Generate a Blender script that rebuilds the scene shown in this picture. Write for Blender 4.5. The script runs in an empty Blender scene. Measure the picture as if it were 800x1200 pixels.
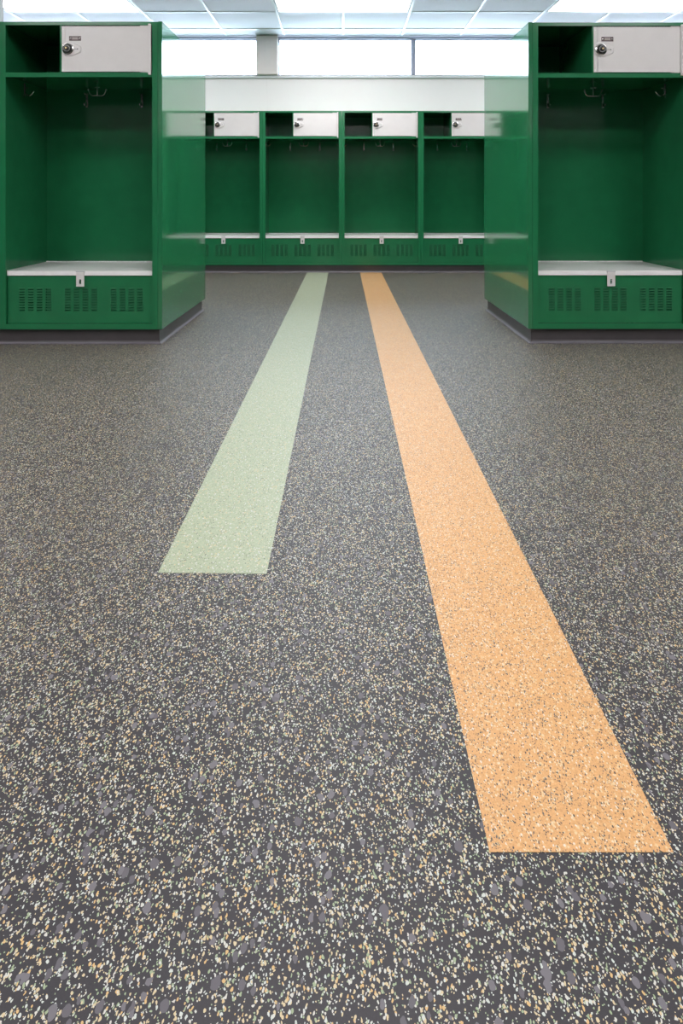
import bpy, bmesh, math, random
from mathutils import Vector, Matrix
random.seed(7)
PI = math.pi
SC = bpy.context.scene
C = SC.collection

# ------------------------------------------------------------------ camera
CAM_H = 0.849
cam_d = bpy.data.cameras.new('camera')
cam = bpy.data.objects.new('camera', cam_d)
C.objects.link(cam)
cam.location = (0, 0, CAM_H)
cam.rotation_euler = (PI / 2, 0, 0)
cam_d.sensor_fit = 'VERTICAL'
cam_d.sensor_height = 36.0
cam_d.lens = 24.0                       # 24 mm shift lens, level, shifted down
cam_d.shift_x = -2 / 1200
cam_d.shift_y = -365 / 1200
cam_d.clip_start = 0.02
SC.camera = cam

# ------------------------------------------------------------------ daylight, exposure
SKY_STRENGTH = 22.0
LAMP_STRENGTH = 15.0
W = bpy.data.worlds.new('overcast_sky')
SC.world = W
W.use_nodes = True
bg = W.node_tree.nodes['Background']
bg.inputs['Color'].default_value = (0.68, 0.83, 1.0, 1)
bg.inputs['Strength'].default_value = SKY_STRENGTH
vs = SC.view_settings
vs.view_transform = 'Standard'
vs.look = 'None'
vs.gamma = 1.0
vs.use_curve_mapping = False
vs.exposure = 0.0

# ------------------------------------------------------------------ materials
def mat(name, col, rough=0.5, metal=0.0, ior=1.5, **kw):
    m = bpy.data.materials.new(name)
    m.use_nodes = True
    p = m.node_tree.nodes['Principled BSDF']
    p.inputs['Base Color'].default_value = (*col, 1)
    p.inputs['Roughness'].default_value = rough
    p.inputs['Metallic'].default_value = metal
    p.inputs['IOR'].default_value = ior
    for k, v in kw.items():
        p.inputs[k].default_value = v
    return m

def nodes(m):
    return m.node_tree.nodes, m.node_tree.links, m.node_tree.nodes['Principled BSDF']

def add_noise_bump(m, scale, strength, dist=0.001, detail=2.0):
    n, l, p = nodes(m)
    tc = n.new('ShaderNodeTexCoord')
    nz = n.new('ShaderNodeTexNoise')
    nz.inputs['Scale'].default_value = scale
    nz.inputs['Detail'].default_value = detail
    b = n.new('ShaderNodeBump')
    b.inputs['Strength'].default_value = strength
    b.inputs['Distance'].default_value = dist
    l.new(tc.outputs['Object'], nz.inputs['Vector'])
    l.new(nz.outputs['Fac'], b.inputs['Height'])
    l.new(b.outputs['Normal'], p.inputs['Normal'])

def vary(m, col, scale, amount):
    """soft tonal variation of the colour itself"""
    n, l, p = nodes(m)
    tc = n.new('ShaderNodeTexCoord')
    nz = n.new('ShaderNodeTexNoise')
    nz.inputs['Scale'].default_value = scale
    nz.inputs['Detail'].default_value = 4
    r = n.new('ShaderNodeValToRGB')
    r.color_ramp.elements[0].position = 0.3
    r.color_ramp.elements[1].position = 0.7
    r.color_ramp.elements[0].color = (*[c * (1 - amount) for c in col], 1)
    r.color_ramp.elements[1].color = (*[min(1, c * (1 + amount)) for c in col], 1)
    l.new(tc.outputs['Object'], nz.inputs['Vector'])
    l.new(nz.outputs['Fac'], r.inputs['Fac'])
    l.new(r.outputs['Color'], p.inputs['Base Color'])

GREEN = (0.016, 0.160, 0.064)
M_green = mat('green_enamel', GREEN, 0.14, ior=1.45)
vary(M_green, GREEN, 9, 0.05)
add_noise_bump(M_green, 55, 0.05, 0.0006)
M_louver = mat('green_pressed_louver', GREEN, 0.6, ior=1.35)
M_panel = mat('green_panel_enamel', GREEN, 0.07, ior=1.9)
vary(M_panel, GREEN, 6, 0.04)
add_noise_bump(M_panel, 14, 0.03, 0.0008)
M_white = mat('white_enamel', (0.70, 0.685, 0.685), 0.32)
vary(M_white, (0.70, 0.685, 0.685), 12, 0.02)
M_seat = mat('pale_grey_laminate', (0.88, 0.88, 0.885), 0.3)
vary(M_seat, (0.88, 0.88, 0.885), 20, 0.02)
M_chrome = mat('chrome', (0.75, 0.75, 0.76), 0.12, 1.0)
M_hook = mat('zinc_plated_wire', (0.55, 0.55, 0.56), 0.25, 1.0)
M_black = mat('black_plastic', (0.012, 0.012, 0.013), 0.3)
M_plate = mat('dark_metal_tag', (0.10, 0.075, 0.08), 0.35, 0.4)
M_tagmark = mat('worn_tag_face', (0.30, 0.27, 0.26), 0.4, 0.3)
M_brass = mat('brass', (0.65, 0.52, 0.28), 0.3, 1.0)
M_slot = mat('dark_slot', (0.01, 0.01, 0.01), 0.8)
M_cove = mat('charcoal_rubber_cove', (0.062, 0.055, 0.060), 0.35)
vary(M_cove, (0.062, 0.055, 0.060), 15, 0.08)
M_toe = mat('grey_rubber_toe', (0.13, 0.122, 0.145), 0.4)
vary(M_toe, (0.13, 0.122, 0.145), 15, 0.06)
M_wall = mat('white_wall_paint', (0.89, 0.855, 0.85), 0.55)
vary(M_wall, (0.89, 0.855, 0.85), 1.5, 0.015)
M_pier = mat('warm_grey_paint', (0.72, 0.66, 0.62), 0.6)
vary(M_pier, (0.72, 0.66, 0.62), 8, 0.02)
M_pillar = mat('pale_grey_paint', (0.30, 0.33, 0.315), 0.5)
M_frame = mat('grey_aluminium', (0.36, 0.37, 0.44), 0.4, 0.3)
M_sill = mat('white_sill', (0.75, 0.77, 0.79), 0.4)
M_tee = mat('white_tee_enamel', (0.82, 0.84, 0.87), 0.4)
M_tile = mat('mineral_fibre_tile', (0.83, 0.825, 0.88), 0.9)
vary(M_tile, (0.83, 0.825, 0.88), 130, 0.06)
add_noise_bump(M_tile, 220, 0.35, 0.002, 6)
M_dark_frame = mat('grey_troffer_frame', (0.55, 0.56, 0.56), 0.5)

M_lamp = bpy.data.materials.new('lit_diffuser')
M_lamp.use_nodes = True
_n = M_lamp.node_tree.nodes
_n.clear()
_e = _n.new('ShaderNodeEmission')
_e.inputs['Color'].default_value = (1.0, 0.965, 0.965, 1)
_e.inputs['Strength'].default_value = LAMP_STRENGTH
_o = _n.new('ShaderNodeOutputMaterial')
M_lamp.node_tree.links.new(_e.outputs[0], _o.inputs[0])

M_glass = bpy.data.materials.new('window_glass')
M_glass.use_nodes = True
_n = M_glass.node_tree.nodes
_n.clear()
_l = M_glass.node_tree.links
_t = _n.new('ShaderNodeBsdfTransparent')
_t.inputs[0].default_value = (0.97, 0.985, 0.98, 1)
_g = _n.new('ShaderNodeBsdfGlossy')
_g.inputs['Roughness'].default_value = 0.01
_f = _n.new('ShaderNodeFresnel')
_x = _n.new('ShaderNodeMixShader')
_o = _n.new('ShaderNodeOutputMaterial')
_l.new(_f.outputs[0], _x.inputs[0]); _l.new(_t.outputs[0], _x.inputs[1])
_l.new(_g.outputs[0], _x.inputs[2]); _l.new(_x.outputs[0], _o.inputs[0])

def fleck_material(name, base, layers, rough=0.5, ior=1.4, bump=0.0):
    """rubber granulate: voronoi chips; layers = (scale, stretch, angle, density, size, [colours])"""
    m = mat(name, base, rough, ior=ior)
    n, l, p = nodes(m)
    tc = n.new('ShaderNodeTexCoord')
    warp = n.new('ShaderNodeTexNoise')
    warp.inputs['Scale'].default_value = 160
    warp.inputs['Detail'].default_value = 1
    l.new(tc.outputs['Object'], warp.inputs['Vector'])
    sub = n.new('ShaderNodeVectorMath'); sub.operation = 'SUBTRACT'
    sub.inputs[1].default_value = (0.5, 0.5, 0.5)
    l.new(warp.outputs['Color'], sub.inputs[0])
    sc = n.new('ShaderNodeVectorMath'); sc.operation = 'SCALE'
    sc.inputs['Scale'].default_value = 0.004
    l.new(sub.outputs[0], sc.inputs[0])
    add = n.new('ShaderNodeVectorMath'); add.operation = 'ADD'
    l.new(tc.outputs['Object'], add.inputs[0]); l.new(sc.outputs[0], add.inputs[1])
    # subtle tone of the binder
    bn = n.new('ShaderNodeTexNoise'); bn.inputs['Scale'].default_value = 420
    l.new(tc.outputs['Object'], bn.inputs['Vector'])
    br = n.new('ShaderNodeValToRGB')
    br.color_ramp.elements[0].position = 0.3; br.color_ramp.elements[1].position = 0.7
    br.color_ramp.elements[0].color = (*[c * 0.85 for c in base], 1)
    br.color_ramp.elements[1].color = (*[min(1, c * 1.15) for c in base], 1)
    l.new(bn.outputs['Fac'], br.inputs['Fac'])
    cur = br.outputs['Color']
    for (scale, stretch, ang, dens, size, cols) in layers:
        mp = n.new('ShaderNodeMapping')
        mp.inputs['Rotation'].default_value = (0, 0, ang)
        mp.inputs['Scale'].default_value = (scale, scale / stretch, scale)
        l.new(add.outputs[0], mp.inputs['Vector'])
        vo = n.new('ShaderNodeTexVoronoi')
        vo.voronoi_dimensions = '2D'
        vo.inputs['Scale'].default_value = 1.0
        vo.inputs['Randomness'].default_value = 1.0
        l.new(mp.outputs[0], vo.inputs['Vector'])
        sp = n.new('ShaderNodeSeparateColor')
        l.new(vo.outputs['Color'], sp.inputs[0])
        lt = n.new('ShaderNodeMath'); lt.operation = 'LESS_THAN'
        l.new(sp.outputs[0], lt.inputs[0]); lt.inputs[1].default_value = dens
        # chip size varies from chip to chip
        mr = n.new('ShaderNodeMapRange')
        mr.inputs['To Min'].default_value = size * 0.55; mr.inputs['To Max'].default_value = size * 1.25
        l.new(sp.outputs[2], mr.inputs['Value'])
        ds = n.new('ShaderNodeMath'); ds.operation = 'LESS_THAN'
        l.new(vo.outputs['Distance'], ds.inputs[0]); l.new(mr.outputs[0], ds.inputs[1])
        mu = n.new('ShaderNodeMath'); mu.operation = 'MULTIPLY'
        l.new(lt.outputs[0], mu.inputs[0]); l.new(ds.outputs[0], mu.inputs[1])
        cr = n.new('ShaderNodeValToRGB')
        cr.color_ramp.interpolation = 'CONSTANT'
        els = cr.color_ramp.elements
        while len(els) < len(cols):
            els.new(0.5)
        for i, c in enumerate(cols):
            els[i].position = i / len(cols)
        for i, c in enumerate(cols):
            els[i].color = (*c, 1)
        l.new(sp.outputs[1], cr.inputs['Fac'])
        mx = n.new('ShaderNodeMix'); mx.data_type = 'RGBA'
        l.new(mu.outputs[0], mx.inputs[0]); l.new(cur, mx.inputs[6]); l.new(cr.outputs['Color'], mx.inputs[7])
        cur = mx.outputs[2]
    l.new(cur, p.inputs['Base Color'])
    return m

CREAM = (0.47, 0.46, 0.42); AMBER = (0.50, 0.33, 0.14); SAGE = (0.25, 0.31, 0.19)
PALE = (0.44, 0.47, 0.44); CHIP = (0.122, 0.113, 0.130); SAND = (0.48, 0.39, 0.24); CHIP2 = (0.085, 0.079, 0.092)
M_floor = fleck_material('flecked_charcoal_rubber', (0.0205, 0.0182, 0.0232), [
    (305, 1.6, -0.5, 0.205, 0.42, [CREAM, AMBER, SAGE, PALE, SAND, SAND]),
    (325, 1.8, 0.6, 0.165, 0.40, [PALE, SAND, AMBER, CREAM, SAGE, SAND]),
    (480, 1.2, 1.2, 0.18, 0.42, [SAND, PALE, SAGE, CREAM]),
    (80, 1.4, 0.5, 0.075, 0.38, [CHIP, CHIP2]),
    (110, 1.7, -0.6, 0.085, 0.36, [CHIP2, CHIP]),
], 0.50, ior=1.40)
M_orange = fleck_material('flecked_orange_rubber', (0.50, 0.275, 0.112), [
    (260, 1.4, 0.3, 0.40, 0.42, [(0.54, 0.36, 0.18), (0.53, 0.40, 0.23), (0.44, 0.235, 0.09)]),
    (340, 1.7, -0.6, 0.16, 0.42, [(0.54, 0.49, 0.40), (0.56, 0.46, 0.31)]),
    (350, 1.8, 0.5, 0.17, 0.36, [(0.06, 0.045, 0.04), (0.14, 0.09, 0.06), (0.09, 0.08, 0.07)]),
    (440, 1.5, -0.9, 0.18, 0.36, [(0.07, 0.055, 0.045), (0.18, 0.11, 0.06)]),
], 0.5)
M_sage = fleck_material('flecked_sage_rubber', (0.280, 0.322, 0.222), [
    (260, 1.4, 0.3, 0.45, 0.42, [(0.33, 0.36, 0.26), (0.24, 0.29, 0.19), (0.31, 0.34, 0.235)]),
    (240, 1.7, -0.6, 0.26, 0.42, [(0.44, 0.41, 0.34), (0.43, 0.36, 0.22), (0.42, 0.43, 0.40)]),
    (290, 1.6, 0.5, 0.13, 0.34, [(0.09, 0.10, 0.08), (0.14, 0.16, 0.11)]),
], 0.5)

# ------------------------------------------------------------------ mesh helpers
class MB:
    def __init__(self):
        self.v = []; self.f = []; self.mi = []; self.mats = []
    def _m(self, m):
        if m not in self.mats:
            self.mats.append(m)
        return self.mats.index(m)
    def raw(self, vs, fs, m):
        b = len(self.v); self.v += [tuple(p) for p in vs]; k = self._m(m)
        for f in fs:
            self.f.append(tuple(b + i for i in f)); self.mi.append(k)
        return self
    def box(self, x0, x1, y0, y1, z0, z1, m):
        return self.raw([(x0, y0, z0), (x1, y0, z0), (x1, y1, z0), (x0, y1, z0),
                         (x0, y0, z1), (x1, y0, z1), (x1, y1, z1), (x0, y1, z1)],
                        [(0, 3, 2, 1), (4, 5, 6, 7), (0, 1, 5, 4), (1, 2, 6, 5), (2, 3, 7, 6), (3, 0, 4, 7)], m)
    def prism_y(self, pts, y0, y1, m, inset=0.0):
        """outline in x,z (counter-clockwise seen from -y), front at y0; inset>0 bevels the front edge"""
        n = len(pts)
        if inset:
            cx = sum(p[0] for p in pts) / n; cz = sum(p[1] for p in pts) / n
            fr = [(cx + (p[0] - cx) * (1 - inset), y0, cz + (p[1] - cz) * (1 - inset)) for p in pts]
        else:
            fr = [(p[0], y0, p[1]) for p in pts]
        bk = [(p[0], y1, p[1]) for p in pts]
        fs = [tuple(range(n)), tuple(range(2 * n - 1, n - 1, -1))]
        for i in range(n):
            j = (i + 1) % n
            fs.append((i, n + i, n + j, j))
        return self.raw(fr + bk, fs, m)
    def prism_z(self, pts, z0, z1, m):
        n = len(pts)
        vs = [(x, y, z0) for x, y in pts] + [(x, y, z1) for x, y in pts]
        fs = [tuple(range(n - 1, -1, -1)), tuple(range(n, 2 * n))]
        for i in range(n):
            j = (i + 1) % n
            fs.append((i, j, n + j, n + i))
        return self.raw(vs, fs, m)
    def disc_y(self, cx, cz, prof, m, seg=24):
        """lathe about the y axis: prof = [(radius, y)...] from back to front, closed at the front"""
        vs = []; fs = []
        for (r, y) in prof:
            for i in range(seg):
                a = 2 * PI * i / seg
                vs.append((cx + r * math.cos(a), y, cz + r * math.sin(a)))
        for k in range(len(prof) - 1):
            for i in range(seg):
                j = (i + 1) % seg
                fs.append((k * seg + i, k * seg + j, (k + 1) * seg + j, (k + 1) * seg + i))
        fs.append(tuple((len(prof) - 1) * seg + i for i in range(seg)))
        return self.raw(vs, fs, m)
    def tube(self, pts, r, m, seg=8):
        pts = [Vector(p) for p in pts]
        vs = []; fs = []
        up = Vector((0.13, 0.97, 0.21)).normalized()
        for i, p in enumerate(pts):
            t = (pts[min(i + 1, len(pts) - 1)] - pts[max(i - 1, 0)]).normalized()
            a = t.cross(up)
            if a.length < 1e-4:
                a = t.cross(Vector((1, 0, 0)))
            a.normalize(); b = t.cross(a)
            for s in range(seg):
                an = 2 * PI * s / seg
                q = p + r * (math.cos(an) * a + math.sin(an) * b)
                vs.append(q)
        for i in range(len(pts) - 1):
            for s in range(seg):
                t = (s + 1) % seg
                fs.append((i * seg + s, i * seg + t, (i + 1) * seg + t, (i + 1) * seg + s))
        fs.append(tuple(range(seg - 1, -1, -1)))
        fs.append(tuple((len(pts) - 1) * seg + s for s in range(seg)))
        return self.raw(vs, fs, m)
    def build(self, name, parent=None, bevel=0.0, smooth=False):
        me = bpy.data.meshes.new(name)
        me.from_pydata(self.v, [], self.f)
        for m in self.mats:
            me.materials.append(m)
        me.polygons.foreach_set('material_index', self.mi)
        me.update()
        bm = bmesh.new(); bm.from_mesh(me)
        bmesh.ops.recalc_face_normals(bm, faces=bm.faces)
        if bevel:
            bmesh.ops.bevel(bm, geom=[e for e in bm.edges], offset=bevel, segments=2, affect='EDGES', clamp_overlap=True)
        bm.to_mesh(me); bm.free()
        if smooth:
            me.polygons.foreach_set('use_smooth', [True] * len(me.polygons))
            me.set_sharp_from_angle(angle=math.radians(40))
        o = bpy.data.objects.new(name, me)
        C.objects.link(o)
        if parent:
            o.parent = parent
        return o

def tag(o, label=None, cat=None, group=None, kind=None):
    if label: o['label'] = label
    if cat: o['category'] = cat
    if group: o['group'] = group
    if kind: o['kind'] = kind
    return o

def empty(name, loc, rz=0.0):
    o = bpy.data.objects.new(name, None)
    C.objects.link(o)
    o.location = loc; o.rotation_euler = (0, 0, rz)
    o.empty_display_size = 0.1
    return o

def dup(root, loc, rz=0.0):
    r = root.copy(); C.objects.link(r); r.location = loc; r.rotation_euler = (0, 0, rz)
    for ch in list(root.children):
        c = ch.copy(); C.objects.link(c); c.parent = r
        for g in list(ch.children):
            d = g.copy(); C.objects.link(d); d.parent = c
    return r

# ------------------------------------------------------------------ room
XL, XR = -5.18, 5.18
YB, YF = -2.80, 8.675
TS = 0.74
ZC = CAM_H + 2.08            # underside of the ceiling grid
SILL = 2.425
HEAD = 2.905

floor = tag(MB().box(XL, XR, YB, YF, -0.05, 0, M_floor).build('floor'), kind='structure',
            label='charcoal rubber floor flecked with cream, amber and sage', cat='floor')
def quad_slab(p, z0, z1, m):
    vs = [(x, y, z0) for x, y in p] + [(x, y, z1) for x, y in p]
    return MB().raw(vs, [(3, 2, 1, 0), (4, 5, 6, 7), (0, 1, 5, 4), (1, 2, 6, 5), (2, 3, 7, 6), (3, 0, 4, 7)], m)
PF = 8.061
s = quad_slab([(-0.4225, 1.557), (-0.174, 1.552), (-0.1725, PF), (-0.424, PF)], -0.004, 0.0006, M_sage).build('inlaid_stripe', floor)
tag(s, 'pale sage green stripe inlaid in the floor')
s = quad_slab([(0.1906, 0.889), (0.4300, 0.889), (0.4490, PF), (0.1975, PF)], -0.004, 0.0006, M_orange).build('inlaid_stripe', floor)
tag(s, 'pale orange stripe inlaid in the floor')

tag(MB().box(XL - 0.12, XL, YB, YF, 0, ZC + 0.1, M_wall).build('wall_left'), kind='structure', label='white side wall far left of the room', cat='wall')
tag(MB().box(XR, XR + 0.12, YB, YF, 0, ZC + 0.1, M_wall).build('wall_right'), kind='structure', label='white side wall far right of the room', cat='wall')
tag(MB().box(XL, XR, YB - 0.12, YB, 0, ZC + 0.1, M_wall).build('wall_front'), kind='structure', label='white wall behind the camera', cat='wall')

M_stand_in = mat('dark_green_locker_stand_in', (0.022, 0.065, 0.04), 0.4)  # unseen dark bands added in place of lockers, to dim reflections in the enamel
vary(M_stand_in, (0.022, 0.065, 0.04), 5, 0.05)
for nm, args, lab in (('trim_4', (XL, XR, YB, YB + 0.03), 'unseen dark green locker stand-in added on the wall behind the camera'),
                      ('trim_5', (XL, XL + 0.03, YB + 0.03, YF - 0.7), 'unseen dark green locker stand-in added on the left side wall'),
                      ('trim_6', (XR - 0.03, XR, YB + 0.03, YF - 0.7), 'unseen dark green locker stand-in added on the right side wall')):
    tag(MB().box(*args, 0, 1.9, M_stand_in).build(nm), lab, 'dado', kind='structure')

# back wall: backing, white facing panels below the sill, piers and openings above
WT = 0.22                     # wall thickness
wall = MB()
wall.box(XL, XR, YF + 0.012, YF + WT, 0, SILL, M_wall)
wall.box(XL, XR, YF + 0.021, YF + WT, HEAD, ZC + 0.1, M_wall)
PIERS = [(-4.78, -4.52), (-1.094, -0.828), (2.60, 2.866)]
edges = [XL] + [e for p in PIERS for e in p] + [XR]
for (a, b) in PIERS + [(4.98, XR)]:
    wall.box(a, b, YF, YF + WT, SILL, HEAD, M_wall)
wall_back = wall.build('wall_back')
tag(wall_back, 'white far wall above the locker row, with strip windows', 'wall', kind='structure')
seams = [XL, -4.65, -0.972, 2.73, XR]
for a, b in zip(seams[:-1], seams[1:]):
    MB().box(a + 0.0015, b - 0.0015, YF, YF + 0.012, 1.2, SILL - 0.005, M_wall).build('wall_panel', wall_back, bevel=0.001)

for i, (a, b) in enumerate(PIERS[1:2]):
    pm = MB().box(a, b, YF - 0.09, YF - 0.001, SILL + 0.012, ZC - 0.001, M_pier).build('trim_1', bevel=0.006)
    tag(pm, 'warm grey square pier between the left and middle windows', 'pier', kind='structure')
tag(MB().box(XL, XR, YF - 0.035, YF + 0.10, SILL - 0.022, SILL + 0.01, M_sill).build('trim_2', bevel=0.003),
    'long white window sill ledge above the white wall panels', 'sill', kind='structure')

def window(idx, x0, x1, mull, label):
    fr = MB()
    y0, y1 = YF + 0.03, YF + 0.10
    t = 0.03
    fr.box(x0, x1, y0, y1, HEAD - 0.012, HEAD, M_frame)
    fr.box(x0, x1, y0 + 0.02, y0 + 0.035, HEAD - 0.036, HEAD - 0.030, M_frame)
    fr.box(x0, x1, y0, y1, SILL + 0.0102, SILL + 0.03, M_frame)
    fr.box(x0, x0 + t * 0.4, y0, y1, SILL + 0.03, HEAD - 0.012, M_frame)
    fr.box(x1 - t * 0.4, x1, y0, y1, SILL + 0.03, HEAD - 0.012, M_frame)
    w = fr.build('window_%d' % idx)
    tag(w, label, 'window', kind='structure')
    MB().box(x0 + .001, x1 - .001, YF - 0.012, YF + 0.020, HEAD - 0.004, ZC - 0.001, M_frame).build('head_rail', w, bevel=0.003)
    cuts = [x0 + t * 0.4] + [c for m_ in mull for c in (m_ - 0.027, m_ + 0.027)] + [x1 - t * 0.4]
    for m_ in mull:
        MB().box(m_ - 0.027, m_ + 0.027, y0 - 0.02, y1, SILL + 0.03, HEAD - 0.012, M_frame).build('mullion', w)
    for k in range(0, len(cuts), 2):
        MB().box(cuts[k], cuts[k + 1], YF + 0.06, YF + 0.066, SILL + 0.03, HEAD - 0.012, M_glass).build('pane', w)
window(1, -4.52, -1.094, [-2.80], 'bright strip window left of the grey pier')
window(2, -0.828, 2.60, [0.894], 'bright strip window right of the grey pier, split by a slim mullion')
window(3, 2.866, 4.98, [4.0], 'strip window hidden behind the right locker island')

# pale pillar whose edge shows at the top left corner of the view
tag(MB().box(-3.35, -2.930, 5.5, 5.90, 0, ZC - 0.001, M_pillar).build('trim_3', bevel=0.008),
    'pale grey pillar at the top left corner, behind the left lockers', 'pillar', kind='structure')

# ceiling: deck, tee grid, tiles, troffers
ceil = tag(MB().box(XL, XR, YB, YF, ZC + 0.09, ZC + 0.14, M_wall).build('ceiling'), kind='structure',
           label='suspended ceiling of pale tiles in a white grid', cat='ceiling')
xs = [k * TS for k in range(-7, 8)]
ys = [YF] + [8.30 - j * TS for j in range(16)]
light_cells = {}
for j in range(len(ys) - 1):
    y1, y0 = ys[j], ys[j + 1]
    if j in (2, 6, 9, 11):
        for k0 in (-5, -1, 3):
            light_cells[(j, k0)] = (k0 * TS, y0, (k0 + 2) * TS, y1)
taken = {(j, k) for (j, k0) in light_cells for k in (k0, k0 + 1)}
TW = 0.012
for k, x in enumerate(xs):
    if k in (0, len(xs) - 1):
        continue
    m = MB()
    for j in range(len(ys) - 1):
        if (j, k - 8) in light_cells or (j, k - 8) in {(a, b) for (a, b) in light_cells}:
            continue
        kk = k - 7
        if any(jj == j and k0 + 1 == kk for (jj, k0) in light_cells):
            continue                                     # runner stops inside a troffer bay
        m.box(x - TW, x + TW, ys[j + 1], ys[j], ZC, ZC + 0.03, M_tee)
    m.build('main_tee', ceil)
for j in range(1, len(ys) - 1):
    MB().box(XL, XR, ys[j] - TW, ys[j] + TW, ZC + 0.0005, ZC + 0.03, M_tee).build('cross_tee', ceil)
tile_meshes = {}
for j in range(len(ys) - 1):
    y1, y0 = ys[j], ys[j + 1]
    for k in range(-7, 7):
        if (j, k) in taken:
            continue
        key = 0 if j == 0 else 1
        dy = (y1 - y0)
        if key not in tile_meshes:
            o = MB().box(-TS / 2 + .003, TS / 2 - .003, -dy / 2 + .003, dy / 2 - .003, 0.0, 0.018, M_tile).build('ceiling_tile', ceil)
            tile_meshes[key] = o.data
        else:
            o = bpy.data.objects.new('ceiling_tile', tile_meshes[key]); C.objects.link(o); o.parent = ceil
        o.location = ((k + .5) * TS, (y0 + y1) / 2, ZC + 0.008)

where = {2: {-5: 'upper left', -1: 'upper middle', 3: 'upper right'},
         6: {-5: 'added over the left island', -1: 'added between the islands', 3: 'added over the right island'},  # unseen lamp row, added to brighten the island side panels
         9: {-5: 'in front of the left island', -1: 'in front of the gap between the islands', 3: 'in front of the right island'},
         11: {-5: 'added left of the camera', -1: 'added right over the camera', 3: 'added right of the camera'}}  # unseen lamp row, added for more light on the near locker fronts
LL = {6: 'lit ceiling panel %s, above the frame', 9: 'lit ceiling panel %s, above the frame', 11: 'lit ceiling panel %s, above the frame'}
first = None
for (j, k0), (x0, y0, x1, y1) in light_cells.items():
    if first is None:
        t = empty('ceiling_light', (0, 0, 0))
        hx, hy = TS, TS / 2
        fr = MB()
        a = TW + 0.002; b = 0.022
        fr.box(-hx + a, hx - a, -hy + a, -hy + a + b, 0.0, 0.05, M_dark_frame)
        fr.box(-hx + a, hx - a, hy - a - b, hy - a, 0.0, 0.05, M_dark_frame)
        fr.box(-hx + a, -hx + a + b, -hy + a + b, hy - a - b, 0.0, 0.05, M_dark_frame)
        fr.box(hx - a - b, hx - a, -hy + a + b, hy - a - b, 0.0, 0.05, M_dark_frame)
        fr.box(-hx + a, hx - a, -hy + a, hy - a, 0.05, 0.08, M_dark_frame)
        fr.build('frame', t)
        MB().box(-hx + a + b, hx - a - b, -hy + a + b, hy - a - b, 0.006, 0.012, M_lamp).build('diffuser', t)
        first = t
    else:
        t = dup(first, (0, 0, 0))
    t.location = ((x0 + x1) / 2, (y0 + y1) / 2, ZC + 0.001)
    w = where[j][k0]
    if j == 2:
        lab = {'upper left': 'bright ceiling light panel above the left locker island',
               'upper middle': 'bright ceiling light panel above the gap, over the grey pier',
               'upper right': 'bright ceiling light panel above the right locker island'}[w]
    else:
        lab = LL[j] % w if '%s' in LL[j] else LL[j]
    tag(t, lab, 'ceiling light', 'ceiling light panels')

# ------------------------------------------------------------------ locker
LW, LD = 0.9325, 0.6325
PZ = 0.088                     # plinth height
def z(v): return v - PZ        # world height -> locker height
TOP, SH1, SH0 = z(1.905), z(1.605), z(1.578)
FL = 0.0335                    # width of a front flange

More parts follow.
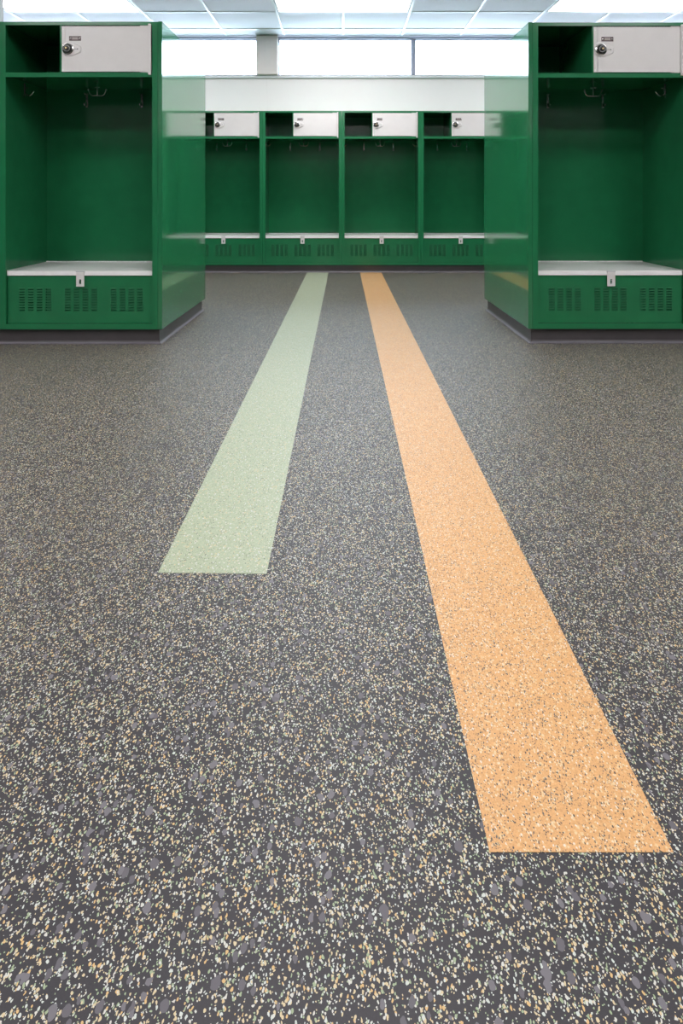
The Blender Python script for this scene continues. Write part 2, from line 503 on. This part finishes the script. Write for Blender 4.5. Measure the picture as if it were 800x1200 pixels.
def make_locker():
    t = empty('open_locker', (0, 0, PZ))
    h = LW / 2
    def X(v): return v - h
    # side panels: sheet with a folded front flange
    for sgn in (-1, 1):
        m = MB()
        a, b = sorted((sgn * (h - 0.0007), sgn * (h - 0.0045)))
        m.box(a, b, 0.001, LD, 0.0, TOP, M_green)
        a, b = sorted((sgn * (h - 0.0007), sgn * (h - FL)))
        m.box(a, b, 0.0, 0.018, z(0.1205), TOP - 0.0205, M_green)
        m.build('side_panel', t)
    MB().box(-h + 0.0046, h - 0.0046, LD - 0.004, LD - 0.001, 0.0, TOP, M_green).build('back_panel', t)
    m = MB()
    m.box(-h + 0.0007, h - 0.0007, 0.0, 0.018, TOP - 0.0205, TOP, M_green)
    m.box(-h + 0.0046, h - 0.0046, 0.018, LD - 0.004, TOP - 0.004, TOP, M_green)
    m.build('top_panel', t)
    m = MB()
    m.box(-h + FL, h - FL, 0.001, 0.016, SH0, SH1, M_green)
    m.box(-h + 0.0046, h - 0.0046, 0.018, LD - 0.004, SH1 - 0.004, SH1, M_green)
    m.build('shelf', t)
    m = MB()
    m.box(X(0.354), X(0.363), 0.002, 0.02, SH1, TOP - 0.0205, M_green)
    m.box(X(0.357), X(0.360), 0.02, LD - 0.005, SH1, TOP - 0.004, M_green)
    m.build('divider', t)
    m = MB()
    m.box(-h + 0.0007, h - 0.0007, 0.0, 0.02, 0.0, z(0.1205), M_green)
    m.box(-h + 0.0046, h - 0.0046, 0.02, LD - 0.004, 0.0, 0.004, M_green)
    m.build('bottom_rail', t)

    # bench front with real louvre slots
    bx0, bx1 = X(0.0345), X(LW - 0.0345)
    bz0, bz1 = z(0.1215), z(0.400)
    cols = []
    for c in (0.1985, 0.4705, 0.7425):
        for q in (-1.5, -0.5, 0.5, 1.5):
            cols.append((X(c + q * 0.052) - 0.0165, X(c + q * 0.052) + 0.0165))
    rows = [(z(0.262) + (r - 4) * 0.0154 - 0.0046, z(0.262) + (r - 4) * 0.0154 + 0.0042) for r in range(9)]
    gx = [bx0] + [v for c in cols for v in c] + [bx1]
    gz = [bz0] + [v for r in rows for v in r] + [bz1]
    vs_, fs_ = [], []
    for yy in (0.022, 0.025):
        for zz in gz:
            for xx in gx:
                vs_.append((xx, yy, zz))
    nx, nz_ = len(gx), len(gz)
    for layer in (0, 1):
        o_ = layer * nx * nz_
        for j in range(nz_ - 1):
            for i in range(nx - 1):
                if i % 2 == 1 and j % 2 == 1:
                    continue
                q = (o_ + j * nx + i, o_ + j * nx + i + 1, o_ + (j + 1) * nx + i + 1, o_ + (j + 1) * nx + i)
                fs_.append(q if layer == 0 else q[::-1])
    me = MB().raw(vs_, fs_, M_green)
    me.box(bx0, bx1, 0.020, 0.0215, bz1 - 0.006, bz1, M_green)
    bf = me.build('bench_front', t)
    for g in range(3):
        m = MB()
        for (a, b) in cols[g * 4:g * 4 + 4]:
            for (r0, r1) in rows:
                zt = r1 + 0.0035; zb = r0 + 0.0056
                w0, w1 = a - 0.0015, b + 0.0015
                # hood: sloping lip over the slot, open underneath
                m.raw([(w0, 0.022, zt), (w1, 0.022, zt), (w1, 0.0203, zb), (w0, 0.0203, zb),
                       (w0, 0.022, zb), (w1, 0.022, zb)],
                      [(0, 3, 2, 1), (0, 4, 3), (1, 2, 5)], M_louver)
                # turned lower lip
                m.raw([(w0, 0.022, r0), (w1, 0.022, r0), (w1, 0.0195, r0 - 0.001), (w0, 0.0195, r0 - 0.001),
                       (w0, 0.022, r0 - 0.0028), (w1, 0.022, r0 - 0.0028)],
                      [(0, 1, 2, 3), (3, 2, 5, 4)], M_louver)
        tag(m.build('louver_bank', bf), kind='stuff')

    # seat, hinge, hasp
    st = MB().prism_z([(bx0 + .003, .016), (bx1 - .003, .016), (bx1 - .003, .024), (h - .006, .024), (h - .006, LD - .006),
                       (-h + .006, LD - .006), (-h + .006, .024), (bx0 + .003, .024)], z(0.404), z(0.431), M_seat).build('seat', t, bevel=0.0012)
    m = MB()
    n = 36; x0, x1 = -h + 0.007, h - 0.007
    for i in range(n):
        a = x0 + (x1 - x0) * i / n; b = x0 + (x1 - x0) * (i + 0.82) / n
        m.box(a, b, LD - 0.020, LD - 0.008, z(0.428), z(0.437), M_seat)
    m.build('piano_hinge', st)
    hx = X(0.4705)
    m = MB()
    y0, y1 = 0.0085, 0.0115
    z0, z1 = z(0.340), z(0.4265)
    hw = 0.0235; sl = 0.006; s0, s1 = z(0.354), z(0.382)
    m.box(hx - hw, hx - sl, y0, y1, z0, z1, M_white)
    m.box(hx + sl, hx + hw, y0, y1, z0, z1, M_white)
    m.box(hx - sl, hx + sl, y0, y1, z0, s0, M_white)
    m.box(hx - sl, hx + sl, y0, y1, s1, z1, M_white)
    m.box(hx - hw, hx + hw, y1, 0.0165, z(0.418), z(0.4265), M_white)
    m.box(hx - hw - 0.002, hx + hw + 0.002, 0.0075, 0.0165, z(0.4265), z(0.4295), M_frame)
    m.build('hasp', st)
    m = MB()
    zc = z(0.367)
    m.tube([(hx, 0.0225, zc + 0.010), (hx, 0.008, zc + 0.010), (hx, 0.0015, zc + 0.005), (hx, 0.0015, zc - 0.005),
            (hx, 0.008, zc - 0.010), (hx, 0.0225, zc - 0.010)], 0.0026, M_hook)
    m.build('staple', bf, smooth=True)

    # box door
    dz0, dz1 = z(1.6105), z(1.8790)
    j1, j2, j3, j4 = z(1.790), z(1.780), z(1.716), z(1.702)
    g = 0.0009
    xs_, xj = X(0.387), X(0.3755)
    xr = X(0.8765)
    door = MB().prism_y([(xs_ + g, dz0), (xr, dz0), (xr, dz1), (xs_ + g, dz1), (xs_ + g, j1), (xj + g, j2), (xj + g, j3), (xs_ + g, j4)],
                        0.0015, 0.020, M_white).build('box_door', t)
    m = MB().prism_y([(X(0.3640), dz0), (xs_ - g, dz0), (xs_ - g, j4), (xj - g, j3), (xj - g, j2), (xs_ - g, j1), (xs_ - g, dz1), (X(0.3640), dz1)],
                     0.003, 0.020, M_white)
    for zz in (dz0 + 0.012, dz1 - 0.018):
        m.disc_y(X(0.3725), zz, [(0.0028, 0.003), (0.0028, 0.002), (0.0012, 0.0012)], M_seat, 8)
    m.build('latch_strip', door)
    m = MB()
    m.box(X(0.8780), X(0.8925), -0.012, 0.004, z(1.590), z(1.8905), M_white)
    m.box(X(0.8250), X(0.8765), 0.004, 0.018, z(1.6055), dz0, M_white)
    m.box(X(0.8250), X(0.8765), 0.004, 0.018, dz1, z(1.8840), M_white)
    m.build('hinge_strip', door, bevel=0.0012)
    # number plate
    m = MB()
    px0, px1, pz0, pz1 = X(0.4085), X(0.4790), z(1.7925), z(1.8195)
    m.box(px0, px1, -0.0006, 0.0014, pz0, pz1, M_plate)
    pc = (pz0 + pz1) / 2
    m.box(px0 + 0.018, px1 - 0.018, -0.0010, -0.0006, pz0 + 0.007, pz1 - 0.006, M_tagmark)
    for xx in (px0 + 0.0085, px1 - 0.0085):
        m.disc_y(xx, pc, [(0.0046, -0.0006), (0.004, -0.002), (0.002, -0.0028)], M_chrome, 10)
    m.build('number_plate', door)
    # embossed lock escutcheon
    out = [(0.3765, 1.716), (0.386, 1.703), (0.405, 1.6985), (0.430, 1.702), (0.455, 1.712), (0.476, 1.722), (0.4815, 1.730),
           (0.4815, 1.754), (0.476, 1.762), (0.452, 1.772), (0.425, 1.783), (0.400, 1.789), (0.386, 1.788), (0.3765, 1.778)]
    out = [(X(a), z(b)) for a, b in out]
    m = MB().prism_y(out, -0.0055, 0.0014, M_white, inset=0.10)
    m.box(X(0.440), X(0.460), -0.0060, -0.0054, z(1.7418), z(1.7434), M_slot)
    m.disc_y(X(0.461), z(1.7425), [(0.0032, -0.0055), (0.0032, -0.0062)], M_slot, 10)
    m.build('lock_escutcheon', door)
    m = MB()
    cx, cz = X(0.4040), z(1.7430)
    m.disc_y(cx, cz, [(0.0335, -0.0055), (0.0335, -0.009), (0.030, -0.0115)], M_chrome, 28)
    m.disc_y(cx, cz, [(0.0275, -0.0115), (0.0270, -0.020), (0.0215, -0.025), (0.0205, -0.026)], M_black, 28)
    m.disc_y(cx, cz, [(0.0125, -0.026), (0.0115, -0.036), (0.009, -0.038)], M_black, 20)
    m.disc_y(cx, cz, [(0.0060, -0.038), (0.0052, -0.0395)], M_brass, 14)
    for i in range(20):
        a = 2 * PI * i / 20
        ca, sa = math.cos(a), math.sin(a)
        p = [Vector((cx + ca * r - sa * w, -0.0262 + 0.0014 * ((r - 0.0135) / 0.0075), cz + sa * r + ca * w)) for r, w in
             ((0.0150, -0.0006), (0.0195, -0.0006), (0.0195, 0.0006), (0.0150, 0.0006))]
        q = [v + Vector((0, -0.0014, 0)) for v in p]
        m.raw(p + q, [(0, 1, 2, 3), (4, 5, 6, 7), (0, 1, 5, 4), (2, 3, 7, 6)], M_seat)
    m.build('combination_dial', door, smooth=True)

    # coat hooks
    def arc(cx_, cz_, r, a0, a1, n_=7):
        return [(cx_ + r * math.cos(a0 + (a1 - a0) * i / n_), cz_ + r * math.sin(a0 + (a1 - a0) * i / n_)) for i in range(n_ + 1)]
    zt = SH1 - 0.004
    # double hook under the shelf
    m = MB(); ym = LD * 0.47; xc = X(0.468)
    m.box(xc - 0.014, xc + 0.014, ym - 0.014, ym + 0.014, zt - 0.003, zt, M_hook)
    m.tube([(xc, ym, zt - 0.003), (xc, ym, zt - 0.088)], 0.0042, M_hook)
    m.tube([(xc - 0.016, ym, zt - 0.034), (xc + 0.016, ym, zt - 0.034)], 0.0032, M_hook)
    for sg in (-1, 1):
        pr = [(xc, ym, zt - 0.086)] + [(xc + sg * (0.004 + x_), ym, zt - 0.060 + z_) for x_, z_ in arc(0.020, 0.0, 0.027, -PI * 0.62, -PI * 0.16)]
        pr.append((xc + sg * 0.056, ym, zt - 0.049))
        m.tube(pr, 0.0040, M_hook)
        m.disc_y(xc + sg * 0.056, zt - 0.049, [(0.0055, ym + 0.004), (0.0055, ym - 0.004)], M_hook, 8)
    m.build('double_hook', t, smooth=True)
    # two hooks on the back panel
    for xb in (-0.187, 0.187):
        m = MB(); yb = LD - 0.004
        m.box(xb - 0.008, xb + 0.008, yb - 0.003, yb, zt - 0.118, zt - 0.022, M_hook)
        pr = [(xb, yb - 0.003, zt - 0.085)] + [(xb, yb - 0.032 - y_, zt - 0.085 + z_) for y_, z_ in arc(0.0, 0.0, 0.026, PI * 1.0, PI * 1.85)]
        m.tube(pr, 0.0045, M_hook)
        m.tube([(xb, yb - 0.003, zt - 0.045), (xb, yb - 0.025, zt - 0.042), (xb, yb - 0.048, zt - 0.026)], 0.0045, M_hook)
        m.tube([(xb - 0.005, yb - 0.004, zt - 0.030), (xb + 0.005, yb - 0.004, zt - 0.030)], 0.004, M_hook)
        m.build('back_hook', t, smooth=True)
    # one hook on each side panel
    for sg in (-1, 1):
        m = MB(); xw = sg * (h - 0.0046)
        a, b = sorted((xw, xw - sg * 0.003))
        m.box(a, b, ym - 0.008, ym + 0.008, zt - 0.098, zt - 0.008, M_hook)
        pr = [(xw - sg * 0.006, ym, zt - 0.010), (xw - sg * 0.006, ym, zt - 0.060)]
        pr += [(xw - sg * (0.030 + x_), ym, zt - 0.062 + z_) for x_, z_ in arc(0.0, 0.0, 0.024, PI, PI * 1.75)]
        pr.append((xw - sg * 0.062, ym, zt - 0.060))
        m.tube(pr, 0.0042, M_hook)
        m.tube([(xw - sg * 0.006, ym, zt - 0.040), (xw - sg * 0.026, ym, zt - 0.036)], 0.0035, M_hook)
        m.build('side_hook', t, smooth=True)
    return t

YL, YR, YFAR = 4.030, 4.048, 8.040
XLP = -1.0685                  # inner face of the left end panel
XRP = 1.0970                   # inner face of the right end panel
ET = 0.025
ISL = 1.266
locker0 = make_locker()
placed = False
def put_locker(x, y, label, group):
    global placed
    if not placed:
        o = locker0; o.location = (x, y, PZ); placed = True
    else:
        o = dup(locker0, (x, y, PZ))
    tag(o, label, 'locker', group)
    return o
GI, GF = 'open lockers of the two near islands', 'open lockers along the far wall'
put_locker(XLP - ET - LW / 2, YL, 'large green open locker with pale seat at the near left', GI)
put_locker(XRP + ET + LW / 2, YR, 'large green open locker with pale seat at the near right', GI)
put_locker(XLP - ET - LW * 1.5, YL, 'green open locker beyond the left edge of the frame, beside the near left locker', GI)
put_locker(XRP + ET + LW * 1.5, YR, 'green open locker beyond the right edge of the frame, beside the near right locker', GI)
fx = -0.0176
far = [(-2.5, 'green open locker in the far row hidden behind the left island'),
       (-1.5, 'far wall green locker partly hidden by the left island, showing only part of its cubby'),
       (-0.5, 'far wall green locker left of centre, behind the end of the sage stripe'),
       (0.5, 'far wall green locker right of centre, behind the end of the orange stripe'),
       (1.5, 'far wall green locker cut off by the right island side panel'),
       (2.5, 'green open locker in the far row hidden behind the right island')]
for k, lab in far:
    put_locker(fx + k * LW, YFAR, lab, GF)

# end panels of the islands
for (x0, y, lab) in ((XLP - ET, YL, 'glossy green side panel closing the left locker island'),
                     (XRP, YR, 'glossy green side panel closing the right locker island')):
    o = MB().box(0.0003, ET - 0.0003, 0, ISL, 0, TOP + 0.002, M_panel).build('end_panel', bevel=0.0015)
    o.location = (x0, y - 0.001, PZ)
    tag(o, lab, 'panel', 'locker island side panels')

# plinths with rubber cove base
def plinth(name, x0, x1, y0, y1, lab, grp, sides):
    """sides: which faces carry cove base: F front, L left, R right"""
    t = empty(name, ((x0 + x1) / 2, (y0 + y1) / 2, 0))
    ox, oy = t.location.x, t.location.y
    r = 0.022
    a0 = x0 + (r if 'L' in sides else 0); a1 = x1 - (r if 'R' in sides else 0)
    b0, b1 = y0 + r, y1 - r
    MB().box(a0 - ox + .004, a1 - ox - .004, b0 - oy + .004, b1 - oy - .004, 0, PZ - 0.001, M_cove).build('core', t)
    def strip(p, q, n_):
        # profile along p->q with outward normal n_: flat face, then flared toe
        prof = [(0.000, PZ - 0.0012), (0.000, 0.018), (0.003, 0.010), (0.008, 0.005), (0.017, 0.0025), (0.017, 0.0)]
        m = MB()
        d = (Vector(q) - Vector(p)).normalized()
        vs_ = []
        for (off, zz) in prof:
            ep = off if 'm' in n_[2] else 0
            eq = off if 'M' in n_[2] else 0
            A = Vector(p) - d * ep; B = Vector(q) + d * eq
            vs_.append((A.x + n_[0] * off - ox, A.y + n_[1] * off - oy, zz))
            vs_.append((B.x + n_[0] * off - ox, B.y + n_[1] * off - oy, zz))
        for i in range(len(prof) - 1):
            m.raw([vs_[2 * i], vs_[2 * i + 1], vs_[2 * i + 3], vs_[2 * i + 2]], [(0, 1, 2, 3)],
                  M_cove if i < 2 else M_toe)
        # back
        m.raw([vs_[0], vs_[1], (vs_[1][0] - n_[0] * .004, vs_[1][1] - n_[1] * .004, vs_[1][2]),
               (vs_[0][0] - n_[0] * .004, vs_[0][1] - n_[1] * .004, vs_[0][2])], [(0, 1, 2, 3)], M_cove)
        m.build('cove_base', t)
    ml = ('m' if 'L' in sides else '') + ('M' if 'R' in sides else '')
    strip((a0, b0), (a1, b0), (0, -1, ml))
    if 'R' in sides:
        strip((a1, b0), (a1, b1), (1, 0, 'm'))
    if 'L' in sides:
        strip((a0, b0), (a0, b1), (-1, 0, 'm'))
    tag(t, lab, 'plinth', grp)
plinth('locker_plinth', XLP - ET - 2 * LW, XLP, YL, YL + ISL, 'charcoal plinth with grey cove base under the left locker island', 'locker plinths', 'R')
plinth('locker_plinth', XRP, XRP + ET + 2 * LW, YR, YR + ISL, 'charcoal plinth with grey cove base under the right locker island', 'locker plinths', 'L')
plinth('locker_plinth', fx - 3 * LW, fx + 3 * LW, YFAR, YFAR + LD, 'long charcoal plinth under the far locker row, where the stripes end', 'locker plinths', '')
